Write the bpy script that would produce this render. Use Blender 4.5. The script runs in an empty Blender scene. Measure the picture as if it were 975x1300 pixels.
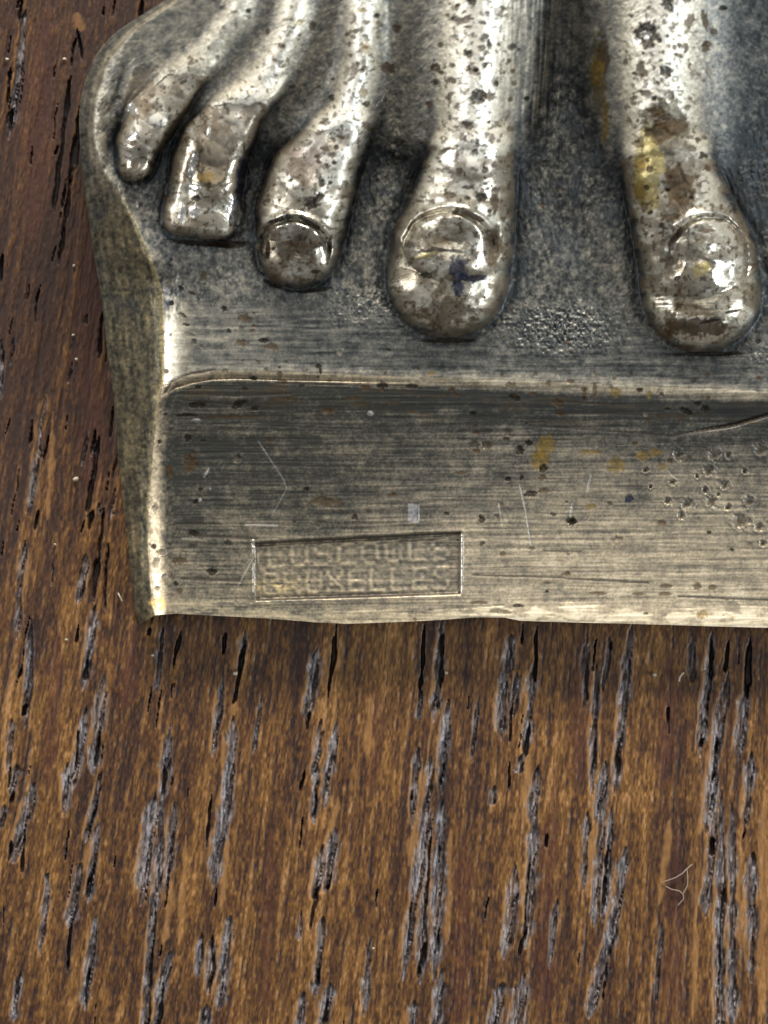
import bpy, math, random
import numpy as np
from mathutils import Vector

# ------------------------------------------------------------------ units
# every measure below is in "millipixels" of the close-up: 1 unit = 0.046 mm
S = 4.6e-5
D = 3200.0            # camera height over the wood
CU, CV = 487.5, 650.0
scene = bpy.context.scene
col = scene.collection

# ------------------------------------------------------------------ camera
cam_d = bpy.data.cameras.new("camera")
cam_d.sensor_fit = 'VERTICAL'
cam_d.sensor_height = 24.0
cam_d.lens = 24.0 * D / 1300.0
cam_d.clip_start = 0.005
cam_d.clip_end = 50.0
cam_d.dof.use_dof = True
cam_d.dof.focus_distance = (D - 70) * S
cam_d.dof.aperture_fstop = 30.0
cam = bpy.data.objects.new("camera", cam_d)
cam.location = (0, 0, D * S)
col.objects.link(cam)
scene.camera = cam

# ------------------------------------------------------------------ light (indoors, by windows)
world = bpy.data.worlds.new("World")
scene.world = world
world.use_nodes = True
bg = world.node_tree.nodes["Background"]
bg.inputs[0].default_value = (0.90, 0.93, 0.97, 1)
bg.inputs[1].default_value = 0.20

def area(name, loc, size, size_y, power, color):
    l = bpy.data.lights.new(name, 'AREA')
    l.shape = 'RECTANGLE'; l.size = size; l.size_y = size_y
    l.energy = power; l.color = color
    o = bpy.data.objects.new(name, l)
    o.location = loc
    o.rotation_euler = (Vector((0, 0, 0)) - Vector(loc)).to_track_quat('-Z', 'Y').to_euler()
    col.objects.link(o)
    return o
area("window_light_behind", (0.06, 0.44, 0.25), 0.28, 0.13, 5.2, (1.0, 0.96, 0.90))
area("ceiling_light", (0.12, 0.10, 1.20), 0.75, 0.75, 2.2, (1.0, 0.97, 0.92))
area("window_light_left", (-0.46, 0.00, 0.20), 0.18, 0.24, 1.35, (0.95, 0.97, 1.0))
area("window_light_right", (0.44, -0.17, 0.18), 0.13, 0.09, 2.1, (0.80, 0.90, 1.0))

vs = scene.view_settings
vs.view_transform = 'Standard'
vs.look = 'None'
vs.exposure = 0.0
vs.gamma = 1.0

# ------------------------------------------------------------------ numpy helpers
def _h(xi, yi, seed):
    n = (xi.astype(np.int64) * 374761393 + yi.astype(np.int64) * 668265263 + seed * 362437) & 0xffffffff
    n = ((n ^ (n >> 13)) * 1274126177) & 0xffffffff
    n = ((n ^ (n >> 16)) * 2246822519) & 0xffffffff
    return ((n ^ (n >> 15)) & 0xffffff).astype(np.float32) / 16777215.0

def vn(x, y, seed=0):
    xf = np.floor(x); yf = np.floor(y)
    fx = (x - xf).astype(np.float32); fy = (y - yf).astype(np.float32)
    fx = fx * fx * (3 - 2 * fx); fy = fy * fy * (3 - 2 * fy)
    a = _h(xf, yf, seed); b = _h(xf + 1, yf, seed); c = _h(xf, yf + 1, seed); d = _h(xf + 1, yf + 1, seed)
    return (a + (b - a) * fx) * (1 - fy) + (c + (d - c) * fx) * fy      # 0..1

def fbm(x, y, seed=0, o=3):
    t = 0; a = 1.0; s = 0
    for i in range(o):
        t = t + a * vn(x * 2 ** i + 17.3 * i, y * 2 ** i - 9.1 * i, seed + i * 7); s += a; a *= 0.55
    return t / s

def ss(e0, e1, x):
    t = np.clip((x - e0) / (e1 - e0), 0, 1)
    return t * t * (3 - 2 * t)

def smax(a, b, k):
    h = np.clip(0.5 + 0.5 * (a - b) / k, 0, 1)
    return b + (a - b) * h + k * h * (1 - h)

def smin(a, b, k):
    return -smax(-a, -b, k)

def box(A, r):
    for ax in (0, 1):
        P = np.concatenate([np.repeat(A.take([0], ax), r + 1, ax), A, np.repeat(A.take([-1], ax), r, ax)], ax)
        C = np.cumsum(P, ax, dtype=np.float64)
        n = A.shape[ax]
        A = (C.take(range(2 * r + 1, 2 * r + 1 + n), ax) - C.take(range(0, n), ax)) / (2 * r + 1)
    return A

def blur(A, r):
    return box(box(A, r), r)

def interp(x, pts, soft=0):
    a = np.array(pts, float)
    if soft:                                   # rounded polyline instead of hard corners
        g = np.arange(a[0, 0], a[-1, 0] + 1, 1.0)
        y = np.interp(g, a[:, 0], a[:, 1])
        k = np.hanning(soft * 2 + 1); k /= k.sum()
        y = np.convolve(np.concatenate([2 * y[0] - y[soft:0:-1], y, 2 * y[-1] - y[-2:-soft - 2:-1]]), k, 'valid')
        return np.interp(x, g, y)
    return np.interp(x, a[:, 0], a[:, 1])

def world_xyz(U, V, H):
    k = S * (D - H) / D
    return np.stack([(U - CU) * k, (CV - V) * k, H * S], -1)

def mesh_object(name, verts, quads, parent=None, mat=None, normals=None, attrs=None):
    me = bpy.data.meshes.new(name)
    nv, nf = len(verts), len(quads)
    me.vertices.add(nv)
    me.vertices.foreach_set('co', np.ascontiguousarray(verts, dtype=np.float32).ravel())
    me.loops.add(nf * 4)
    me.loops.foreach_set('vertex_index', np.ascontiguousarray(quads, dtype=np.int32).ravel())
    me.polygons.add(nf)
    me.polygons.foreach_set('loop_start', np.arange(0, nf * 4, 4, dtype=np.int32))
    me.polygons.foreach_set('use_smooth', np.ones(nf, dtype=bool))
    me.update(calc_edges=True)
    if attrs:
        for k, a in attrs.items():
            at = me.attributes.new(k, 'FLOAT_COLOR', 'POINT')
            at.data.foreach_set('color', np.ascontiguousarray(a, dtype=np.float32).ravel())
    if normals is not None:
        me.normals_split_custom_set_from_vertices(normals.astype(np.float32).tolist())
    if mat: me.materials.append(mat)
    o = bpy.data.objects.new(name, me)
    col.objects.link(o)
    if parent: o.parent = parent
    return o

def submesh(sel, V3, Q, N3, attrs, name, parent, mat):
    q = Q[sel]
    if len(q) == 0: return None
    ids, inv = np.unique(q, return_inverse=True)
    return mesh_object(name, V3[ids], inv.reshape(-1, 4), parent, mat, N3[ids],
                       {k: a[ids] for k, a in attrs.items()})

# ------------------------------------------------------------------ materials
def attr_material(name, kind):
    m = bpy.data.materials.new(name); m.use_nodes = True
    nt = m.node_tree; N = nt.nodes; L = nt.links
    b = N["Principled BSDF"]
    a = N.new('ShaderNodeAttribute'); a.attribute_name = 'surface_colour'
    r = N.new('ShaderNodeAttribute'); r.attribute_name = 'surface_finish'
    sep = N.new('ShaderNodeSeparateColor'); L.new(r.outputs['Color'], sep.inputs[0])
    tc = N.new('ShaderNodeTexCoord')
    mp = N.new('ShaderNodeMapping'); L.new(tc.outputs['Object'], mp.inputs['Vector'])
    nz = N.new('ShaderNodeTexNoise'); L.new(mp.outputs['Vector'], nz.inputs['Vector'])
    nz.inputs['Detail'].default_value = 4.0
    mr = N.new('ShaderNodeMapRange'); L.new(nz.outputs['Fac'], mr.inputs['Value'])
    mix = N.new('ShaderNodeMix'); mix.data_type = 'RGBA'; mix.blend_type = 'MULTIPLY'
    mix.inputs[0].default_value = 1.0
    L.new(a.outputs['Color'], mix.inputs[6]); L.new(mr.outputs['Result'], mix.inputs[7])
    L.new(mix.outputs[2], b.inputs['Base Color'])
    L.new(sep.outputs[0], b.inputs['Roughness'])
    L.new(sep.outputs[1], b.inputs['Metallic'])
    if kind == 'metal': L.new(sep.outputs[2], b.inputs['Specular IOR Level'])
    bp = N.new('ShaderNodeBump'); L.new(nz.outputs['Fac'], bp.inputs['Height'])
    L.new(bp.outputs['Normal'], b.inputs['Normal'])
    if kind == 'metal':
        mp.inputs['Scale'].default_value = (7000, 9000, 8000)
        nz.inputs['Scale'].default_value = 1.0
        mr.inputs['To Min'].default_value = 0.72; mr.inputs['To Max'].default_value = 1.22
        bp.inputs['Strength'].default_value = 0.12; bp.inputs['Distance'].default_value = 0.00006
    else:
        mp.inputs['Scale'].default_value = (9000, 1400, 5000)
        nz.inputs['Scale'].default_value = 1.0
        mr.inputs['To Min'].default_value = 0.65; mr.inputs['To Max'].default_value = 1.35
        bp.inputs['Strength'].default_value = 0.3; bp.inputs['Distance'].default_value = 0.00006
        b.inputs['Specular IOR Level'].default_value = 0.30
    return m
metal = attr_material("tarnished_silver_plate", 'metal')
wood = attr_material("oiled_oak", 'wood')

# ================================================================== THE SETTING: oak table top
OUT = [(-400, 420), (-120, 320), (-60, 262), (0, 210), (22, 175), (37, 150), (62, 125), (95, 110), (130, 101), (155, 100), (190, 102), (225, 105),
       (262, 110), (312, 117), (387, 130), (450, 136), (512, 145), (575, 150), (637, 156), (662, 160), (725, 166), (775, 172), (785, 178)]
BOT = [(178, 793), (186, 788), (197, 781), (225, 779), (260, 781), (300, 783), (350, 786), (400, 790), (440, 792), (500, 790),
       (560, 787), (600, 784), (640, 784), (660, 788), (720, 790), (800, 792), (900, 795), (975, 797), (1200, 801)]

def axis(lo, hi, d, far_lo, far_hi):
    a = list(np.arange(lo, hi, d)); s = d
    x = hi; 
    while x < far_hi: a.append(x); s *= 1.06; x += s
    a.append(far_hi)
    s = d * 1.3; x = lo - s; b = []
    while x > far_lo: b.append(x); s *= 1.06; x -= s
    b.append(far_lo)
    return np.array(b[::-1] + a)

# grain pores: top point, bottom point, half width; g = pore with grey sky sheen painted in, b = open black pore
PORES_G = """32 30 14 160 5;55 520 38 640 4;2 440 0 500 4;110 710 100 760 4;120 780 108 865 6;30 700 22 800 4;40 800 33 910 5;206 805 199 870 4
215 930 206 1010 6;130 870 120 970 7;108 910 90 1000 7;15 920 10 975 4;22 975 15 1005 6;40 1005 20 1085 8;5 1025 1 1050 5;85 975 83 1030 5;127 990 110 1060 5
122 1055 113 1135 5;100 1105 90 1170 6;121 1175 108 1270 6;25 1240 17 1290 5;195 1020 180 1135 9;205 1025 200 1140 6;222 1030 212 1120 6;195 1150 183 1310 5;213 1220 195 1310 6
282 875 272 950 5;296 925 285 1040 8;402 830 391 905 6;407 920 398 980 5;425 930 412 1015 6;402 970 398 1037 4;283 1040 272 1115 8;255 1190 252 1235 4;270 1195 265 1255 6
291 1175 280 1270 8;262 1280 258 1310 7;425 1060 415 1125 7;410 1080 400 1135 7;383 1160 380 1190 3;410 1175 400 1255 6;385 1265 380 1310 6;418 1255 408 1310 6
562 800 553 903 6;568 900 560 995 6;530 960 524 1040 5;548 970 540 1040 6;534 880 532 910 3;650 810 645 850 8;640 860 637 930 6;655 860 650 910 6;677 850 668 950 6
664 960 660 980 4;628 1000 625 1020 4;682 980 675 1040 7;540 1040 515 1220 6;543 1050 535 1225 7;560 1040 552 1220 8;561 1240 552 1310 6;525 1275 523 1310 6
680 1040 670 1185 7;655 1110 642 1205 7;637 1255 625 1310 8;665 1245 655 1310 9;745 815 742 890 4;757 860 752 990 5;773 815 767 870 4;800 815 783 985 6
768 975 758 1040 7;880 815 878 860 4;903 820 890 945 6;925 860 917 920 4;946 880 938 955 7;915 900 900 1040 7;953 965 948 1040 6;765 1040 755 1160 6;775 1040 766 1155 5
792 1090 775 1200 8;778 1180 750 1280 7;907 1040 896 1150 6;916 1040 915 1310 7;912 1155 908 1310 5;930 1050 930 1280 6;955 1100 954 1230 7;310 806 303 850 5
745 1040 742 1120 4;60 1120 52 1200 4;330 890 324 950 3;470 1200 462 1280 4;605 900 601 960 3;840 1180 834 1260 3;705 1150 699 1220 3"""
PORES_B = """30 0 27 25 3;88 110 70 255 4;100 150 78 320 4.5;98 40 103 75 3;4 325 1 355 4;130 400 126 450 3;143 520 141 555 2.5;124 560 112 650 4;50 650 45 672 3
117 650 114 672 3.5;130 655 120 755 3.5;138 690 133 770 2;100 795 97 815 3;113 840 109 862 3.5;36 790 24 860 2.5;34 895 31 908 3.5;228 805 221 845 4;204 880 199 920 2
127 930 120 970 4;97 930 95 975 2.5;18 1005 15 1018 3;12 975 9 1000 2.5;33 1060 27 1104 3.5;15 1070 13 1092 3;122 1020 112 1060 2;118 1100 112 1137 3;93 1170 85 1230 4
113 1230 109 1275 2.5;210 975 208 1010 4;216 1110 209 1150 3;197 1155 188 1310 2;209 1250 200 1310 3;288 805 284 828 3.2;308 820 298 888 4.5;270 1015 262 1072 2.5
427 800 417 880 4;393 905 391 925 3;385 980 380 1003 2.5;402 1010 399 1037 2.5;274 1130 271 1150 3.2;271 1190 268 1262 2;382 1040 379 1075 2;422 1110 417 1128 3
403 1130 396 1178 3.5;405 1230 403 1250 2.5;416 1270 411 1298 3;540 800 534 870 4;564 810 560 870 3;563 970 560 995 3;651 900 647 940 3;680 800 678 860 4
673 925 668 958 4;648 970 647 1000 2.5;521 1150 519 1195 2;548 1050 540 1170 2;558 1075 557 1095 2;538 1200 533 1238 3.5;668 1180 661 1212 4.2;673 1100 665 1180 2
695 1060 694 1075 3;757 815 752 850 2.5;755 940 752 985 2;788 940 784 985 3;903 815 902 860 4;892 938 890 948 4;926 815 921 850 3;952 815 948 880 5
912 940 905 990 3;770 1080 764 1160 2.5;770 1230 766 1268 2;905 1065 903 1085 3;918 1130 912 1240 2.5;945 1040 943 1065 2;776 815 775 824 3;190 798 189 806 3
180 0 176 30 4;12 90 10 130 3;15 140 13 165 3;240 1000 238 1012 1.5;480 1130 478 1150 2;850 900 848 930 2;620 1140 618 1165 1.6"""
OCHRE = """98 15 103 40 5;20 20 40 0 3;127 600 120 655 2.2;58 500 40 600 4;68 520 60 660 3;100 760 98 800 2.5;35 700 28 780 3;300 890 294 930 5;220 1120 208 1200 4;186 1105 183 1135 3
238 1060 226 1200 4;536 960 520 1100 6;550 900 540 1000 3;290 1060 280 1160 4;430 1010 416 1080 4;655 1100 640 1200 3;672 950 664 1060 5;752 1040 746 1140 4;850 1040 838 1150 4
900 980 888 1060 5;560 1120 548 1200 4;572 1050 566 1200 4;470 880 466 960 5;885 1100 880 1300 4;935 1050 938 1200 4;970 1000 966 1300 6;120 1060 100 1110 5;100 950 90 1010 4"""
RED = """75 800 60 1000 9;345 1040 335 1300 9;740 830 735 1000 14;860 1060 852 1300 11;700 1000 690 1300 12;170 790 160 900 10;590 1060 585 1300 12;480 860 474 1010 9;60 0 40 300 20;110 280 120 640 20;850 830 842 1000 12"""

def parse(t):
    return [tuple(float(x) for x in s.split()) for s in t.replace('\n', ';').split(';') if s.strip()]

def build_wood():
    us = np.concatenate([axis(-420, -50, 2.6, -1500, -50)[:-1], np.arange(-50, 1030, 1.3), axis(1030, 1400, 2.6, 1030, 2500)[1:]])
    us = np.unique(us)
    vs_ = axis(-50, 1350, 1.3, -1500, 2900)
    U, V = np.meshgrid(us, vs_)
    U = U.astype(np.float64); V = V.astype(np.float64)
    k = 0.15 - 0.11 * np.clip(U, -300, 1300) / 975
    G = U + k * (V - 650) + 10 * (fbm(U / 160, V / 420, 5, 2) - .5) + 3.0 * (fbm(U / 22, V / 90, 9, 2) - .5)
    amp = ss(-380, -120, U) * ss(1360, 1100, U) * ss(-380, -120, V) * ss(1700, 1430, V)
    # ---- colour of the fibres, running with the grain
    f1 = .5 * fbm(G / 3.2, V / 20, 11, 3) + .5 * fbm(G / 2.6, V / 75, 13, 3)
    f2 = fbm(G / 8, V / 110, 21, 3)
    f3 = fbm(G / 40, V / 500, 31, 3)
    f4 = fbm(G / 1.6, V / 7, 41, 2)
    t = 0.43 + 1.1 * (f1 - .5) * amp + 0.70 * (f2 - .5) + 0.55 * (f3 - .5) + 0.85 * (f4 - .5) * amp
    patch = fbm(U / 120, V / 160, 51, 3)
    t += 0.32 * (patch - .5)
    # the left and upper part of this board is darker
    left_dark = ss(1000, 420, V + 0.9 * U + 120 * (patch - .5))
    t -= 0.30 * left_dark
    H = 2.2 * (f1 - .5) + 1.6 * (f4 - .5) + 3.0 * (f2 - .5)
    wx = 3.2 * (fbm(U / 7, V / 30, 61, 2) - .5) * 2
    nz = fbm(U / 2.6, V / 9, 71, 2)
    grey = np.zeros_like(U); black = np.zeros_like(U); och = np.zeros_like(U); red = np.zeros_like(U)
    rim = np.zeros_like(U)
    rnd = random.Random(4)
    def stroke(arr, p, depth, soft, op=np.maximum):
        u0, v0, u1, v1, w = p
        m = (2 * w + 8)
        j0, j1 = np.searchsorted(us, [min(u0, u1) - m, max(u0, u1) + m])
        i0, i1 = np.searchsorted(vs_, [v0 - 6, v1 + 6])
        if j1 <= j0 or i1 <= i0: return None
        sl = (slice(i0, i1), slice(j0, j1))
        uu, vv = U[sl], V[sl]
        tt = (vv - v0) / max(1.0, v1 - v0)
        c = u0 + (u1 - u0) * tt + wx[sl]
        prof = np.clip(np.minimum(tt * 4.5 + .02, (1 - tt) * 7 + .02), 0, 1) ** 0.7
        prof = np.where((tt < 0) | (tt > 1), 0, prof)
        ww = w * prof * (0.70 + 0.75 * (vn(vv / 16 + u0, uu * 0 + v0, 3) - .25))
        q = np.abs(uu - c) / np.maximum(ww, 0.05)
        val = ss(1.0 + soft, 1.0 - soft, q + .5 * (nz[sl] - .5)) * (prof > 0.05)
        arr[sl] = op(arr[sl], val)
        return sl
    G_ = parse(PORES_G); B_ = parse(PORES_B)
    # the grain goes on in the same way outside the picture
    for i in range(300):
        u = rnd.uniform(-700, 1600); v = rnd.uniform(-700, 2000)
        if -40 < u < 1015 and -60 < v < 1330: continue
        l = rnd.uniform(40, 130); kk = 0.15 - 0.11 * min(max(u, -300), 1300) / 975
        (G_ if rnd.random() < .6 else B_).append((u + kk * l / 2, v, u - kk * l / 2, v + l, rnd.uniform(3, 7)))
    for p in parse(RED): stroke(red, p, 0, .7)
    for p in parse(OCHRE): stroke(och, p, 0, .6)
    # the same kinds of pore go on over the rest of the board, in files along the grain
    for i in range(28):
        u = rnd.choice([rnd.uniform(-45, 1020), rnd.uniform(-45, 1020), rnd.gauss(540, 25), rnd.gauss(200, 20), rnd.gauss(410, 15), rnd.gauss(660, 20), rnd.gauss(910, 25), rnd.gauss(110, 20), rnd.gauss(20, 20)])
        v = rnd.uniform(760, 1340); l = rnd.uniform(10, 45)
        kk = 0.15 - 0.11 * u / 975
        B_.append((u + kk * l / 2, v, u - kk * l / 2, v + l, rnd.uniform(0.7, 1.5)))
    for i in range(60):
        u = rnd.uniform(-45, 150); v = rnd.uniform(-40, 800); l = rnd.uniform(8, 40)
        kk = 0.16
        (B_ if rnd.random() < .7 else G_).append((u + kk * l / 2, v, u - kk * l / 2, v + l, rnd.uniform(0.8, 1.8)))
    def longer(p, k, w):
        du_, dv_ = p[2] - p[0], p[3] - p[1]
        return (p[0] - du_ * k, p[1] - dv_ * k, p[2] + du_ * k, p[3] + dv_ * k, p[4] * w)
    pore_shade = np.zeros_like(U)  # thin dark lines painted in as shade of the pore walls
    for p in G_:
        stroke(grey, longer(p, .14, .98), 0, .6)
        s_ = .62 * p[4]
        stroke(pore_shade, (p[0] + s_, p[1] + 6, p[2] + s_ * .8, p[3] + 2, 1.0), 0, .5)
        if p[4] >= 5:
            stroke(pore_shade, (p[0] - s_ * .1, p[1] + (p[3] - p[1]) * .3, p[2] + s_ * .1, p[3] - 4, .8), 0, .5)
            stroke(och, (p[0] - p[4] * 1.25, p[1], p[2] - p[4] * 1.25, p[3], 2.0), 0, .7)
    black = np.maximum(black, pore_shade * .45)
    for p in B_: stroke(black, longer(p, .10, .66), 0, .45)
    # pale bruise across the grain
    band = np.exp(-((V - 1012 + 0.012 * (U - 700)) / 7.0) ** 2) * ss(560, 700, U) * (nz > .42)
    halo = np.clip(blur(grey, 3) * 1.9 - grey, 0, 1)
    t += 0.22 * halo + 0.22 * band
    t = np.clip(t, 0, 1)
    ramp = np.array([(0, .015, .0058, .0034), (.22, .037, .0138, .0056), (.42, .068, .0285, .0075), (.62, .114, .0515, .0120), (.82, .180, .086, .022), (1, .28, .142, .052)])
    C = np.stack([np.interp(t, ramp[:, 0], ramp[:, i]) for i in (1, 2, 3)], -1)
    def mixc(C, m, c): return C * (1 - m[..., None]) + np.array(c) * m[..., None]
    C = mixc(C, red * .5, (.05, .014, .008))
    C = mixc(C, och * .55, (.28, .14, .045))
    C = mixc(C, left_dark * .22, (.055, .027, .016))
    gn = fbm(G / 1.9, V / 13, 81, 3)
    gcol = np.stack([np.interp(gn, [.25, .5, .75], [.026, .092, .25]), np.interp(gn, [.25, .5, .75], [.025, .087, .24]), np.interp(gn, [.25, .5, .75], [.028, .094, .25])], -1)
    gm = (grey * (.62 + .5 * (vn(U / 12, V / 30, 91)) - .12 * left_dark)).clip(0, 1)
    gm = gm * .86
    C = C * (1 - gm[..., None]) + gcol * gm[..., None]
    C = mixc(C, black * .93, (.006, .005, .006))
    H = H - 5.0 * grey + grey * 7.0 * (gn - .5) - 11.0 * black
    H = H * amp
    R = np.clip(0.50 + .25 * (nz - .5) - .12 * grey + .12 * left_dark, .25, .9)
    fin = np.stack([R, R * 0, R * 0, R * 0 + 1], -1)
    C = np.concatenate([C, np.ones(C.shape[:2] + (1,))], -1)
    H = H - 2.0
    P = world_xyz(U, V, H)
    nr, nc = U.shape
    idx = np.arange(nr * nc).reshape(nr, nc)
    Q = np.stack([idx[1:, :-1], idx[1:, 1:], idx[:-1, 1:], idx[:-1, :-1]], -1)
    Lo = interp(V, OUT); Bo = interp(U, BOT)
    hid = (U > Lo + 45) & (V < Bo - 45) & (V > -50) & (U < 1030)
    keep = ~(hid[1:, :-1] & hid[1:, 1:] & hid[:-1, 1:] & hid[:-1, :-1])
    q = Q[keep]
    ids, inv = np.unique(q, return_inverse=True)
    P = P.reshape(-1, 3)
    o = mesh_object("wooden_tabletop", P[ids], inv.reshape(-1, 4), None, wood, None,
                    {'surface_colour': C.reshape(-1, 4)[ids], 'surface_finish': fin.reshape(-1, 4)[ids]})
    o['kind'] = 'structure'
    o['label'] = 'dark brown open-grained oak table top under the cast metal foot'
    return o
build_wood()

# ================================================================== THE CASTING
RIM = [(-400, 470), (-120, 370), (-20, 265), (10, 212), (40, 168), (80, 136), (130, 120), (180, 118), (220, 132), (235, 146), (250, 157), (275, 169), (300, 180), (325, 190),
       (340, 199), (375, 207), (430, 209), (480, 209), (500, 204), (520, 200), (560, 196), (600, 192), (650, 189), (700, 188), (740, 191), (765, 194), (785, 197)]
RIDGE = [(190, 492), (213, 489), (222, 481), (245, 474), (270, 470), (300, 469), (400, 472), (500, 475), (560, 478), (640, 481), (700, 483), (800, 487), (900, 491), (975, 495), (1200, 503)]
# toes and their tendons: u, v, half width, crest height, depth of section
TOES = [
    [(173, 207, 24, 166, 42), (177, 180, 28, 176, 44), (197, 140, 34, 188, 42), (226, 104, 29, 202, 36), (262, 68, 21, 216, 26), (300, 20, 20, 236, 22), (322, -60, 20, 262, 20)],
    [(262, 222, 44, 180, 54), (264, 210, 44, 183, 54), (273, 180, 42, 190, 50), (302, 134, 33, 203, 38), (345, 88, 24, 216, 26), (368, 40, 22, 233, 22), (380, -20, 22, 250, 22), (395, -120, 22, 276, 20)],
    [(379, 311, 52, 166, 52), (384, 270, 56, 184, 60), (397, 225, 53, 198, 60), (422, 178, 38, 209, 42), (444, 138, 29, 219, 30), (457, 90, 25, 232, 26), (461, 30, 24, 246, 24), (466, -120, 24, 280, 22)],
    [(568, 349, 78, 172, 62), (575, 308, 75, 190, 74), (589, 250, 62, 207, 72), (597, 200, 53, 222, 62), (601, 150, 52, 234, 52), (604, 80, 54, 250, 46), (608, 0, 56, 268, 44), (612, -120, 58, 292, 40)],
    [(891, 369, 77, 172, 64), (885, 328, 74, 190, 76), (865, 268, 62, 208, 74), (849, 210, 56, 224, 66), (841, 150, 58, 236, 56), (838, 80, 60, 251, 48), (838, 0, 62, 268, 44), (838, -120, 64, 292, 40)],
]
KNUCKLE = [95, 132, 165, 190, 200]     # where each toe leaves the foot

def chain(U, V, pts, n):
    best = np.full(U.shape, -1e3); rel = np.full(U.shape, 9.0)
    for (a, b) in zip(pts[:-1], pts[1:]):
        du, dv = b[0] - a[0], b[1] - a[1]
        t = np.clip(((U - a[0]) * du + (V - a[1]) * dv) / (du * du + dv * dv), 0, 1)
        d = np.hypot(U - a[0] - t * du, V - a[1] - t * dv)
        r = a[2] + (b[2] - a[2]) * t; hc = a[3] + (b[3] - a[3]) * t; zr = a[4] + (b[4] - a[4]) * t
        q = d / r
        qc = np.clip(q, 0, .975)
        pr = (1 - qc ** n) ** (1 / n)
        pr = pr - np.maximum(q - .975, 0) * 3.2
        z = hc - zr * (1 - pr)
        best = np.maximum(best, z)
        rel = np.minimum(rel, q)
    return best, rel

FONT = {'A': "01110 10001 10001 11111 10001 10001 10001", 'B': "11110 10001 10001 11110 10001 10001 11110", 'C': "01111 10000 10000 10000 10000 10000 01111",
        'E': "11111 10000 10000 11110 10000 10000 11111", 'L': "10000 10000 10000 10000 10000 10000 11111", 'O': "01110 10001 10001 10001 10001 10001 01110",
        'R': "11110 10001 10001 11110 10100 10010 10001", 'S': "01111 10000 10000 01110 00001 00001 11110", 'U': "10001 10001 10001 10001 10001 10001 01110",
        'X': "10001 10001 01010 00100 01010 10001 10001", 'J': "00011 00001 00001 00001 00001 10001 01110", ' ': "00000 " * 7}

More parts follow.
